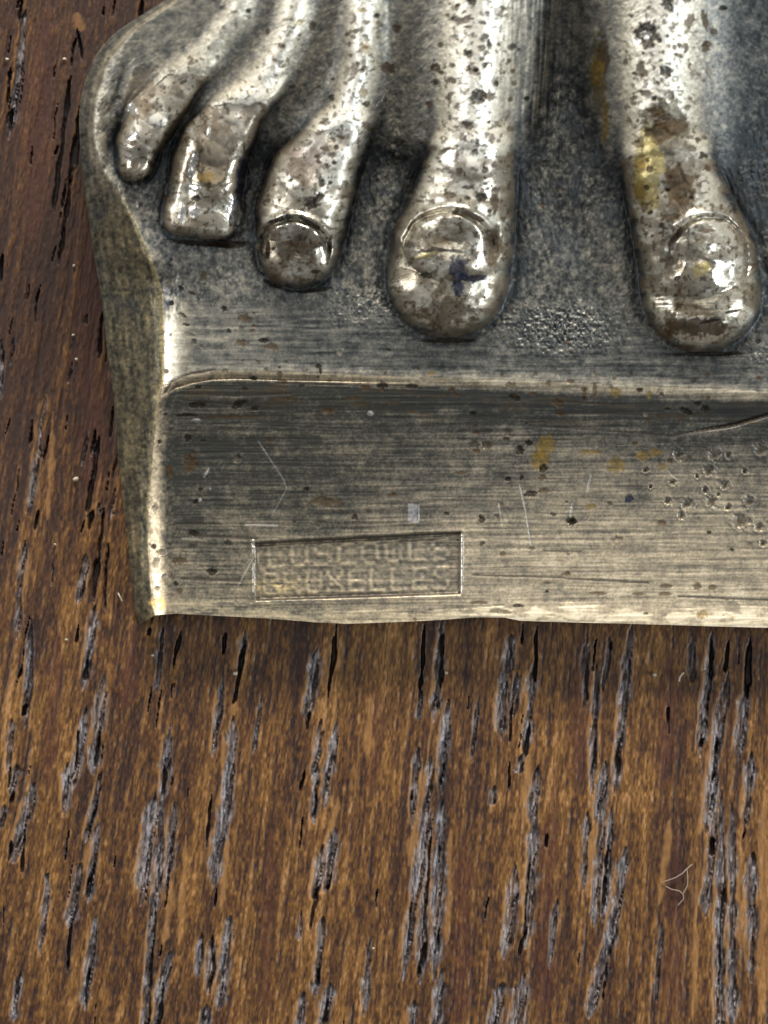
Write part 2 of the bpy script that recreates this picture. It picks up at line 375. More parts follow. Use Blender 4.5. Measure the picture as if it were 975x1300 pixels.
def build_casting():
    du = 1.22
    ncol = int((990 - 100) / du)
    c1 = np.linspace(0, 1, ncol)
    rows = np.concatenate([np.array([-320, -230, -160, -110, -75, -50, -32, -20]), np.arange(-12, 785.01, 1.22)])
    rows[-1] = 785
    C1, Rw = np.meshgrid(np.concatenate([c1, 1 + np.array([8, 20, 40, 75, 120, 180]) / 850.0]), rows)
    Lo = interp(Rw, OUT, 22)
    U = Lo + C1 * (990 - Lo)
    Bo = interp(U, BOT, 5)
    V = Rw + (Bo - 785) * ss(520, 785, Rw)
    W = interp(Rw, RIM, 16)
    Rg = interp(U, RIDGE) + 2.0 * (vn(U / 60, U * 0, 7) - .5)
    # ---------------- plinth: ledge above the ridge, hollow face below it
    ledge = 113 + 0.07 * (Rg - V) + 0.0006 * np.clip(Rg - V, 0, 200) ** 2 * 0
    t = np.clip((V - Rg) / np.maximum(Bo - Rg, 1), 0, 1.0)
    cove = 54 + 62 * (1 - t) ** 2.0 + 3.0 * ss(.90, .985, t) * ss(560, 700, U)
    cove = cove - 11 * np.clip((224 - U) / 30, 0, 1.4) ** 2
    H = smin(ledge, cove + .45 * np.clip(Rg - V, 0, 400), 8)
    H = H + 1.6 * np.exp(-((V - Rg - 1) / 8.0) ** 2) * ss(205, 260, U)
    H = H - 5.0 * np.exp(-((V - Rg - 9.5) / 2.2) ** 2) * ss(205, 225, U) * ss(560, 380, U)
    H = H - 14 * np.clip((246 - U) / 40, 0, 1) ** 2 * ss(330, 360, V) * (V < Rg) - 0
    # right end: a shallow diagonal step in the hollow face
    cr = interp(U, [(840, 556), (897, 545), (934, 539), (954, 533), (975, 527), (1200, 470)])
    step = ss(840, 930, U)
    H = H - 4 * step * ss(-30, -1, V - cr) * (V < cr) * (V > Rg) + 3.0 * step * np.exp(-((V - cr - 10) / 10) ** 2)
    H = H - 3.5 * step * np.exp(-((V - cr) / 2.0) ** 2)
    # ---------------- foot: instep plane that falls to the ledge at the webs
    web = interp(U, [(100, 205), (150, 172), (205, 196), (240, 180), (318, 204), (400, 205), (470, 200), (500, 200), (540, 205), (640, 225), (690, 250), (760, 262), (800, 250), (930, 222), (960, 205), (1100, 200)])
    web = web + 12 * (fbm(U / 14, V / 14, 17, 2) - .5)
    slope = interp(U, [(100, .8), (300, .75), (440, .9), (500, 1.4), (620, .9), (790, .75), (900, 1.2), (960, 1.7)])
    plane = 120 + 0.42 * (262 - V) - 46 * np.exp(-((U - 716) / 46.0) ** 2) * ss(-300, 60, V) - 22 * ss(880, 990, U)
    plane = plane - 34 * ss(190, 110, U + 0.2 * V)
    drop = ledge + slope * (web - V)
    F = smin(plane, drop, 22)
    body = smax(H, F, 10)
    body = np.where(V < Rg - 30, body, H)
    # tendons: broad soft swells running up the instep
    tend = body.copy()
    for i, pts in enumerate(TOES):
        _, rl = chain(U + 3 * (fbm(U / 25, V / 25, 240 + i, 2) - .5), V, pts, 2)
        hc = interp(V, sorted([(p[1], p[3]) for p in pts]))
        g = np.exp(-1.15 * rl ** 2) * ss(KNUCKLE[i] + 45, KNUCKLE[i] - 15, V)
        tend = np.maximum(tend, body + np.maximum(hc - body, 8) * g) if i < 3 else smax(tend, body + np.maximum(hc - body, 8) * g, 4)
    body = body + (tend - body) * ss(300, 235, V)
    sh = body.copy()
    H = body
    owner = np.zeros(U.shape, int)
    n_edge = fbm(U / 14, V / 14, 260, 2)
    exps = [2.4, 3.4, 2.5, 2.1, 2.1]
    rels = []
    for i, pts in enumerate(TOES):
        jit = 1.6
        z, rel = chain(U + jit * (fbm(U / 20, V / 20, 200 + i, 2) - .5) * 2, V + jit * (fbm(U / 20, V / 20, 220 + i, 2) - .5) * 2, pts, exps[i])
        kk = 7.0 + 13 * ss(KNUCKLE[i] + 40, KNUCKLE[i] - 30, V)
        if i == 1:                                   # the square second toe
            a_ = -0.14; bu = (U - 260) * math.cos(a_) - (V - 226) * math.sin(a_) * -1; bv = -(U - 260) * math.sin(a_) * -1 + (V - 226) * math.cos(a_)
            bu = (U - 263) + .16 * (V - 226); bv = (V - 226) - .10 * (U - 260)
            cr_ = np.where(bv < 0, 34.0, 16.0); qx = np.abs(bu + 10 * (n_edge - .5)) - (40 + 8 * ss(-70, 40, bv)) + cr_; qy = np.abs(bv) - 76 + cr_
            bd = np.hypot(np.maximum(qx, 0), np.maximum(qy, 0)) + np.minimum(np.maximum(qx, qy), 0) - cr_
            zb = 180 + .14 * (226 - V) - 15 * (bu / 44) ** 2 - 12 * np.clip(bv / 76, 0, 1.1) ** 2 - 40 * ss(-12, 8, bd) - 2.5 * np.maximum(bd, 0)
            z = smax(zb, z, 5); rel = np.minimum(rel, 1 + bd / 40)
        z = np.where(V < Rg - 4, z, -1e3) - 60 * ss(KNUCKLE[i] - 5, KNUCKLE[i] - 70, V)
        owner = np.where((z > sh - 1) & (z > H - 1) & (V > KNUCKLE[i] + 6 * (vn(U / 9, V / 9, 3) - .5)) & (rel < 1.06), i + 1, owner)
        H = smax(H, z, kk)
        # crease pressed into the ground round the toe
        H = H - 2.6 * np.exp(-((rel - 1.08) / .08) ** 2) * ss(KNUCKLE[i], KNUCKLE[i] + 50, V) * (owner != i + 1) * (V < Rg - 6)
        rels.append(rel)
    # raised rim on the far left, with a gutter beside the little toe
    zr_, _ = chain(U, V, [(128, 205, 13, 138, 30), (127, 160, 14, 150, 30), (136, 112, 15, 160, 30), (156, 76, 16, 172, 30), (190, 42, 16, 186, 26), (240, 10, 15, 205, 20), (290, -40, 15, 228, 20)], 2)
    H = smax(H, zr_, 8)
    H = H - 8 * np.exp(-(((U - 150 - 0.35 * (115 - V)) / 8) ** 2 + ((V - 112) / 34) ** 2))
    # ---------------- nails
    nail = np.zeros(U.shape, int)
    def ell(cu, cv, ru, rv, rot):
        c, s = math.cos(rot), math.sin(rot)
        x = ((U - cu) * c + (V - cv) * s) / ru; y = (-(U - cu) * s + (V - cv) * c) / rv
        return np.hypot(x, y), np.arctan2(y, x)
    nb = 1.8 * (fbm(U / 11, V / 11, 303, 2) - .5)
    for (i, cu, cv, ru, rv, rot, dp, gw) in ((3, 373, 318, 43, 39, .1, 7.5, 3.2), (4, 569, 318, 56, 49, .05, 5.0, 3.4), (5, 899, 330, 50, 54, .35, 7.0, 3.6),
                                             (2, 250, 268, 30, 24, 0, 0, 3)):
        q, a = ell(cu, cv, ru, rv, rot)
        q = q + nb / ru * 2
        d = (q - 1) * min(ru, rv)
        upper = ss(.30, -.35, np.sin(a))               # groove runs round the upper side only
        if i != 2:
            H = H - dp * np.exp(-(d / gw) ** 2) * upper + .5 * dp * np.exp(-((d - gw * 2.2) / gw) ** 2) * upper
            H = H + 2.2 * ss(2, -6, d) * upper - (2.5 if i == 3 else 0) * ss(4, -12, d)
            nail = np.where((q < 1.0) & (V < cv + rv * .55), i, nail)
    H = H - 9 * np.exp(-(((U - 627) / 10) ** 2 + ((V - 310) / 22) ** 2) ** 1.5)          # dent beside the nail
    q, a = ell(856, 318, 13, 36, .12); H = H - 7 * np.exp(-q ** 4)
    # flattened facet of the second toe
    H = H - 7 * ss(.25, .9, ((U - 232) / 16)) * 0
    e = (U - 219 - 0.12 * (300 - V)); 
    H = H - 3 * np.exp(-(((e - 15) / 8) ** 2)) * ss(190, 215, V) * ss(290, 270, V)
    # ---------------- side wall
    sN = (U - Lo) / np.maximum(W - Lo, 1)
    iR = np.argmin(np.abs(sN - 1.0), axis=1)
    Hr = H[np.arange(H.shape[0]), np.clip(iR + 3, 0, H.shape[1] - 1)]
    ker = np.ones(31) / 31
    Hr = np.convolve(np.pad(Hr, 15, mode='edge'), ker, 'valid')[:, None]
    wall = Hr * 1.06 * np.where(sN < 1, 1 - (1 - np.clip(sN, 0, 1)) ** 1.15, 1 + (sN - 1) * 1.0)
    Htop = H
    H = smin(H, wall, 6 + 7 * ss(480, 700, V) + 18 * ss(290, 200, V))
    H = np.where(C1 == 0, -3.0, H)
    wallmask = (sN < 1.0)
    rimd = U - W
    # ---------------- maker's stamp
    def lerp(a, b, x): return a + (b - a) * x
    su = (U - 325.5) / 259.0
    topv = lerp(690, 676, su); botv = lerp(762, 754, su)
    sv = (V - topv) / (botv - topv)
    ins = (su > 0) & (su < 1) & (sv > 0) & (sv < 1)
    edge = np.minimum(np.minimum(su * 259, (1 - su) * 257), np.minimum(sv * 74, (1 - sv) * 74))
    H = H - 6.5 * ss(-1.2, 2.2, edge)
    H = H + .7 * np.exp(-((edge + 3.0) / 2.2) ** 2) * (np.abs(su - .5) < .53)
    H = H - 3.0 * np.exp(-((sv * 74 - 1) / 1.8) ** 2) * (su > -.02) * (su < 1.0)
    letter = np.zeros(U.shape)
    lett = np.zeros(U.shape)
    for li, (word, v0, v1, x0, x1) in enumerate((("LUSCOOLS", .07, .46, .05, .97), ("BRUXELLES", .54, .93, .03, .97))):
        n = len(word); cw = (x1 - x0) / n
        gx = (su - x0) / cw; gy = (sv - v0) / (v1 - v0)
        ch = np.floor(gx).astype(int); fx = (gx - ch) / .78 * 5; fy = gy * 7
        ok = (gx >= 0) & (gx < n) & (gy >= 0) & (gy < 1) & (fx < 5)
        tab = np.zeros((n, 7, 5))
        for k, cc in enumerate(word):
            tab[k] = [[float(x) for x in r] for r in FONT[cc].split()]
        v = np.zeros(U.shape)
        v[ok] = tab[ch[ok], np.clip(fy[ok].astype(int), 0, 6), np.clip(fx[ok].astype(int), 0, 4)]
        lett = np.maximum(lett, v)
    lsm = blur(lett, 1)
    worn = .55 + .8 * (fbm(U / 18, V / 14, 404, 2) - .35)
    H = H + 1.4 * lsm * np.clip(worn, .45, 1)
    H = H + .7 * (fbm(U / 4, V / 3, 405, 2) - .5) * ins
    # ---------------- cavities and wear
    Hc = H.copy()
    cs = Hc - blur(Hc, 7); cm = Hc - blur(Hc, 16); cl = Hc - blur(Hc, 34)
    Rgr = Rg
    isfront = (V > Rg + 2) & ~wallmask
    isled = (V <= Rg + 2) & (V > Rg - 8) | ((V <= Rg) & (sh <= ledge + 8) & (owner == 0))
    # rough ground between the toes
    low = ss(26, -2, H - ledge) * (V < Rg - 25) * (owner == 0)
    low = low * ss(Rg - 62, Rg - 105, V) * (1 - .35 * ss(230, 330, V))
    H = H + low * 3.2 * (fbm(U / 4.0, V / 9.0, 501, 3) - .5)
    grit = np.exp(-(((U - 715) / 75) ** 2 + ((V - 418) / 30) ** 2)) + .6 * np.exp(-(((U - 460) / 50) ** 2 + ((V - 390) / 25) ** 2)) + .5 * np.exp(-(((U - 965) / 25) ** 2 + ((V - 450) / 20) ** 2)) + .5 * np.exp(-(((U - 500) / 25) ** 2 + ((V - 190) / 30) ** 2)) + .5 * np.exp(-(((U - 960) / 25) ** 2 + ((V - 225) / 25) ** 2))
    H = H + grit * 7.0 * (fbm(U / 3.4, V / 3.6, 511, 2) - .5) * (owner == 0)
    bodym = (V < 300) & (owner == 0) & (low < .5)
    H = H + bodym * (1.3 * (fbm(U / 6, V / 6, 521, 3) - .5) + .5 * (vn(U / 2.2, V / 2.2, 522) - .5))
    H = H + (owner > 0) * (2.0 * (fbm(U / 16, V / 16, 531, 2) - .5) + 6 * (vn(U / 30, V / 34, 533) - .5) * ss(1, .6, np.minimum.reduce(rels)))
    # brushed lines on the face and ledge, file marks between the big toes
    br = fbm(U / 60 + .02 * V, V / 1.9, 541, 3); br2 = fbm(U / 150, (V + .01 * U) / 4.5, 551, 3)
    H = H + isfront * ss(212, 232, U) * (.8 * (br - .5) + 1.1 * (br2 - .5)) + 0.8 * (br - .5) * ((V <= Rg) & (V > 370))
    fm = np.exp(-(((U - 685) / 42) ** 2)) * ss(210, 120, V)
    fl = fbm((U + 0.06 * V) / 2.6, V / 70, 561, 2)
    H = H + fm * 4.0 * (fl - .5)
    H = H + wallmask * 3.0 * (fbm((U - Lo) / 6, V / 40, 571, 3) - .5)

    # ---------------- colour: one scalar of wear plus painted light on a ramp
    n1 = fbm(U / 9, V / 9, 601, 4); n2 = fbm(U / 30, V / 30, 611, 3); n3 = vn(U / 2.0, V / 2.0, 621); n4 = fbm(U / 4, V / 4, 631, 2)
    tone = .36 + .060 * cm + .050 * cs + .020 * cl
    foot = V < Rg
    ridge_in = np.zeros(U.shape)
    for i in range(5):
        ridge_in = np.maximum(ridge_in, ss(1.15, .2, rels[i] + .35 * (n1 - .5)) * [.55, .8, 1, 1, 1][i])
    tone = .36 + .06 * ss(210, 120, V) * ss(620, 500, U) + .56 * ridge_in * ss(300, 140, V) + .26 * ridge_in * ss(140, 300, V) + .022 * np.clip(cm, -8, 8) * ss(60, 170, V) + .012 * np.clip(cs, -6, 6)
    tone = tone - .18 * (owner > 0) * ss(.66, 1.02, np.minimum.reduce(rels)) + .10 * (owner > 0)  # toe sides darker: crevice patina plus painted dark reflections
    tone = tone - .20 * ss(905, 945, U) * (V < 300) * (owner == 0)
    Rn = ss(905, 945, U) * (V < 300) * (owner == 0)
    tone = tone - .13 * low - .10 * np.exp(-((U - 712) / 45) ** 2) * foot * (owner == 0)
    tone = tone + .42 * (n1 - .5) + .25 * (n4 - .5) * (1 + low - .6 * (owner > 0)) + .18 * (n3 - .5)
    tone = tone + .25 * fm * (fl - .35) * 2
    tone = tone + grit * (.75 * ss(.62, .8, fbm(U / 2.6, V / 2.6, 641, 2)) - .05) * (owner == 0)  # sparkle of the rough ground painted as pale flecks
    # ledge strip
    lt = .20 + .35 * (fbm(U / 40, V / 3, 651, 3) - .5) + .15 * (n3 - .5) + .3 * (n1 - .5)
    lt = lt + .44 * ss(250, 222, U) + .12 * ss(420, 300, U)  # left end painted lighter, as the rounded edge mirrors the window
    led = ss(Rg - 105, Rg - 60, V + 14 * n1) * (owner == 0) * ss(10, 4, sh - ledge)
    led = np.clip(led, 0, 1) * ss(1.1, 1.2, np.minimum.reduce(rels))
    tone = tone * (1 - led) + lt * led
    # hollow face
    x = ss(250, 760, U)
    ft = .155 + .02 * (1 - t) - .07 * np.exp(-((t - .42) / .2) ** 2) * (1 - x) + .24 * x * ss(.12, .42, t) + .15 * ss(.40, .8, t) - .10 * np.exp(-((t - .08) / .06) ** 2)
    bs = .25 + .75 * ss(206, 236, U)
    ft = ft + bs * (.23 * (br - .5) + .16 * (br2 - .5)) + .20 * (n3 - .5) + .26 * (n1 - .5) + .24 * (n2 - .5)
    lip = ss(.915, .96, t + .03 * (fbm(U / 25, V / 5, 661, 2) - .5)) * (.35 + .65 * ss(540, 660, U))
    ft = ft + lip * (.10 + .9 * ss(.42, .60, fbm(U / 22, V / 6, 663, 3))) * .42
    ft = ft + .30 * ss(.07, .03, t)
    ft = ft + .46 * ss(224, 204, U + 14 * n1) + .35 * (n4 - .5) * ss(230, 215, U)  # window reflection along the left edge painted as a bright band
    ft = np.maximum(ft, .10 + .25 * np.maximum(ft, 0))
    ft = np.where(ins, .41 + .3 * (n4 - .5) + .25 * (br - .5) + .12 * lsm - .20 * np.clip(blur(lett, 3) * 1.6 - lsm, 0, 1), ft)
    tone = np.where(isfront, ft, tone)
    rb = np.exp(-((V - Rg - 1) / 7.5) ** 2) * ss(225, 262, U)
    tone = tone + rb * (.30 + .25 * (n1 - .5)) * (1 - .35 * (U < 520))
    # side wall
    wt = .30 + .35 * (fbm((U - Lo) / 4, V / 34, 671, 4) - .5) + .3 * (n1 - .5) + .32 * (n4 - .5) + .2 * (n3 - .5) + .10 * ss(.3, .0, sN) * 0 + .22 * ss(.86, .99, sN)
    wt = wt + .22 * np.exp(-((sN - .75) / .22) ** 2) * ss(290, 190, V)
    tone = np.where(wallmask, wt, tone)
    tone = np.clip(tone, 0, 1)
    ramp = np.array([(0, .015, .017, .017), (.12, .043, .046, .044), (.25, .104, .103, .090), (.40, .215, .200, .165), (.55, .38, .340, .255), (.72, .60, .550, .430), (.88, .79, .735, .605), (1, .88, .84, .73)])
    C = np.stack([np.interp(tone, ramp[:, 0], ramp[:, i]) for i in (1, 2, 3)], -1)
    def mixc(C, m, c): return C * (1 - m[..., None]) + np.array(c) * m[..., None]
    tip = np.maximum.reduce([np.exp(-np.hypot(U - p[0][0], V - p[0][1] + 8) ** 2 / (p[0][2] * .95) ** 2) for p in TOES])
    # tints: olive on the wall, brown veil on small toes, blue in the gutters
    C = np.where(wallmask[..., None], C * (np.array([.88, .79, .56]) + np.array([.08, .17, .34]) * ss(300, 200, V)[..., None]), C)
    C = np.where(isfront[..., None], C * (np.array([1.14, 1.03, .88]) + np.array([-.03, .005, .07]) * ss(350, 650, U)[..., None]), C)
    veil = ((owner == 1) | (owner == 2)) * ss(.42, .55, fbm(U / 22, V / 22, 681, 2) + .12)
    C = mixc(C, veil * .55, (.23, .17, .10))
    C = mixc(C, (owner >= 3) * ss(.50, .62, fbm(U / 20, V / 16, 691, 3)) * .5, (.22, .16, .095))
    tar = (owner > 0) * ss(.50, .57, fbm(U / 20, V / 15, 695, 3) + .05 * (V > 230) - .03 * (owner > 3))
    C = mixc(C, tar * (.55 - .2 * tip), (.13, .10, .062))
    for (cu, cv, ru, rv, cc, th, st) in ((843, 162, 29, 34, (.085, .072, .028), .38, .85), (862, 222, 19, 44, (.15, .12, .075), .38, .75), (822, 215, 15, 50, (.42, .36, .15), .42, .8), (812, 232, 9, 40, (.20, .14, .03), .52, .8),
                                      (270, 195, 24, 44, (.20, .145, .080), .42, .65), (545, 308, 26, 14, (.15, .115, .075), .46, .7), (885, 415, 44, 12, (.075, .045, .022), .47, .85), (760, 90, 10, 50, (.09, .07, .02), .46, .7),
                                      (560, 395, 40, 22, (.11, .075, .045), .52, .7), (386, 212, 22, 22, (.22, .155, .12), .50, .7), (375, 325, 34, 26, (.12, .095, .065), .48, .6), (178, 120, 18, 30, (.21, .16, .10), .42, .7)):
        g_ = np.exp(-(((U - cu) / ru) ** 2 + ((V - cv) / rv) ** 2))
        mk = ss(th - .03, th + .05, fbm(U / 8, V / 8, 691 + int(cu), 3) * .55 + .45 * g_ + .02) * ss(.18, .35, g_)
        C = mixc(C, mk * st, cc)
    tar2 = ((owner > 0) | ((V < 220) & (ridge_in > .35))) * ss(.63, .67, fbm(U / 5, V / 5, 697, 3))
    C = mixc(C, tar2 * .75, (.07, .05, .028))
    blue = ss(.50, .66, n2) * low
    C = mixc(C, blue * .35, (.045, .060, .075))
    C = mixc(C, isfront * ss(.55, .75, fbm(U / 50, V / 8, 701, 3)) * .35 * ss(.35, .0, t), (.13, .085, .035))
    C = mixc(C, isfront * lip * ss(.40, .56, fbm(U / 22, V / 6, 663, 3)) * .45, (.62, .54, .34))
    Rf = .42 + .22 * (n1 - .5) + .16 * (.5 - tone)
    Rf = np.where(isfront, .42 + .3 * (br - .5), Rf)
    Rf = np.where(wallmask, .50, Rf)
    Rf = np.where((V < 330) & ~wallmask & (owner == 0), .50 + .1 * (n1 - .5), Rf)
    Rf = np.where(owner > 0, .42 + .20 * (n1 - .5) - .24 * tip, Rf)
    M = np.clip(.50 + .30 * tone, 0, 1); SPC = np.full(U.shape, .5)
    Rf = Rf + .2 * Rn
    M = np.where((V < 330) & ~wallmask, M - .18 + .42 * tip, M)

    # ---------------- spots, stains, pits, painted toe reflections (placed where the photograph has them)
    key = {'k': ((.010, .007, .004), .6, .0), 'b': ((.048, .028, .012), .55, .05), 'o': ((.21, .135, .030), .45, .5), 'y': ((.42, .34, .14), .4, .6),
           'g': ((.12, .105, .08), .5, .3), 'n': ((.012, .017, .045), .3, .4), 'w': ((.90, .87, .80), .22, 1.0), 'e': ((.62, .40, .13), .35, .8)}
    uflat = U; 
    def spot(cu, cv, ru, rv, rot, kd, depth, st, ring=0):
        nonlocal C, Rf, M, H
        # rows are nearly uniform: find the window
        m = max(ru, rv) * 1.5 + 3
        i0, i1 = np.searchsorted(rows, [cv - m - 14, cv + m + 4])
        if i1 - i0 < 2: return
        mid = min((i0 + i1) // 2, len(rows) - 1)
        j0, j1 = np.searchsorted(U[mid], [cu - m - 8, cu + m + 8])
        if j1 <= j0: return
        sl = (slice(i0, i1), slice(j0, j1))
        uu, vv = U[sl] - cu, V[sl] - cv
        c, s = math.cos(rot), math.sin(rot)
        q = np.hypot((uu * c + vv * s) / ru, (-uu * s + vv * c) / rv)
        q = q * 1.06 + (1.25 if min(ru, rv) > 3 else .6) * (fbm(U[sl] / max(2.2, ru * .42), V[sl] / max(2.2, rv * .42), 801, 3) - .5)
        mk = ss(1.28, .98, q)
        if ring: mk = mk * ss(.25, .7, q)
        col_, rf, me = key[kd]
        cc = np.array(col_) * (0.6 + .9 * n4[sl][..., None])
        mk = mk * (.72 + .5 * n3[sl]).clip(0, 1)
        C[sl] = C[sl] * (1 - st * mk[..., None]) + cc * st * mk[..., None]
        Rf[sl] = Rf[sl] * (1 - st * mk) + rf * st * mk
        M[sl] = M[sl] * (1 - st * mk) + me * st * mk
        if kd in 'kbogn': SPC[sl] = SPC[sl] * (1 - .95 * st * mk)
        H[sl] = H[sl] - depth * (ss(1.25, .3, q) - (.35 if kd == 'g' else .1) * np.exp(-((q - 1.35) / .25) ** 2))
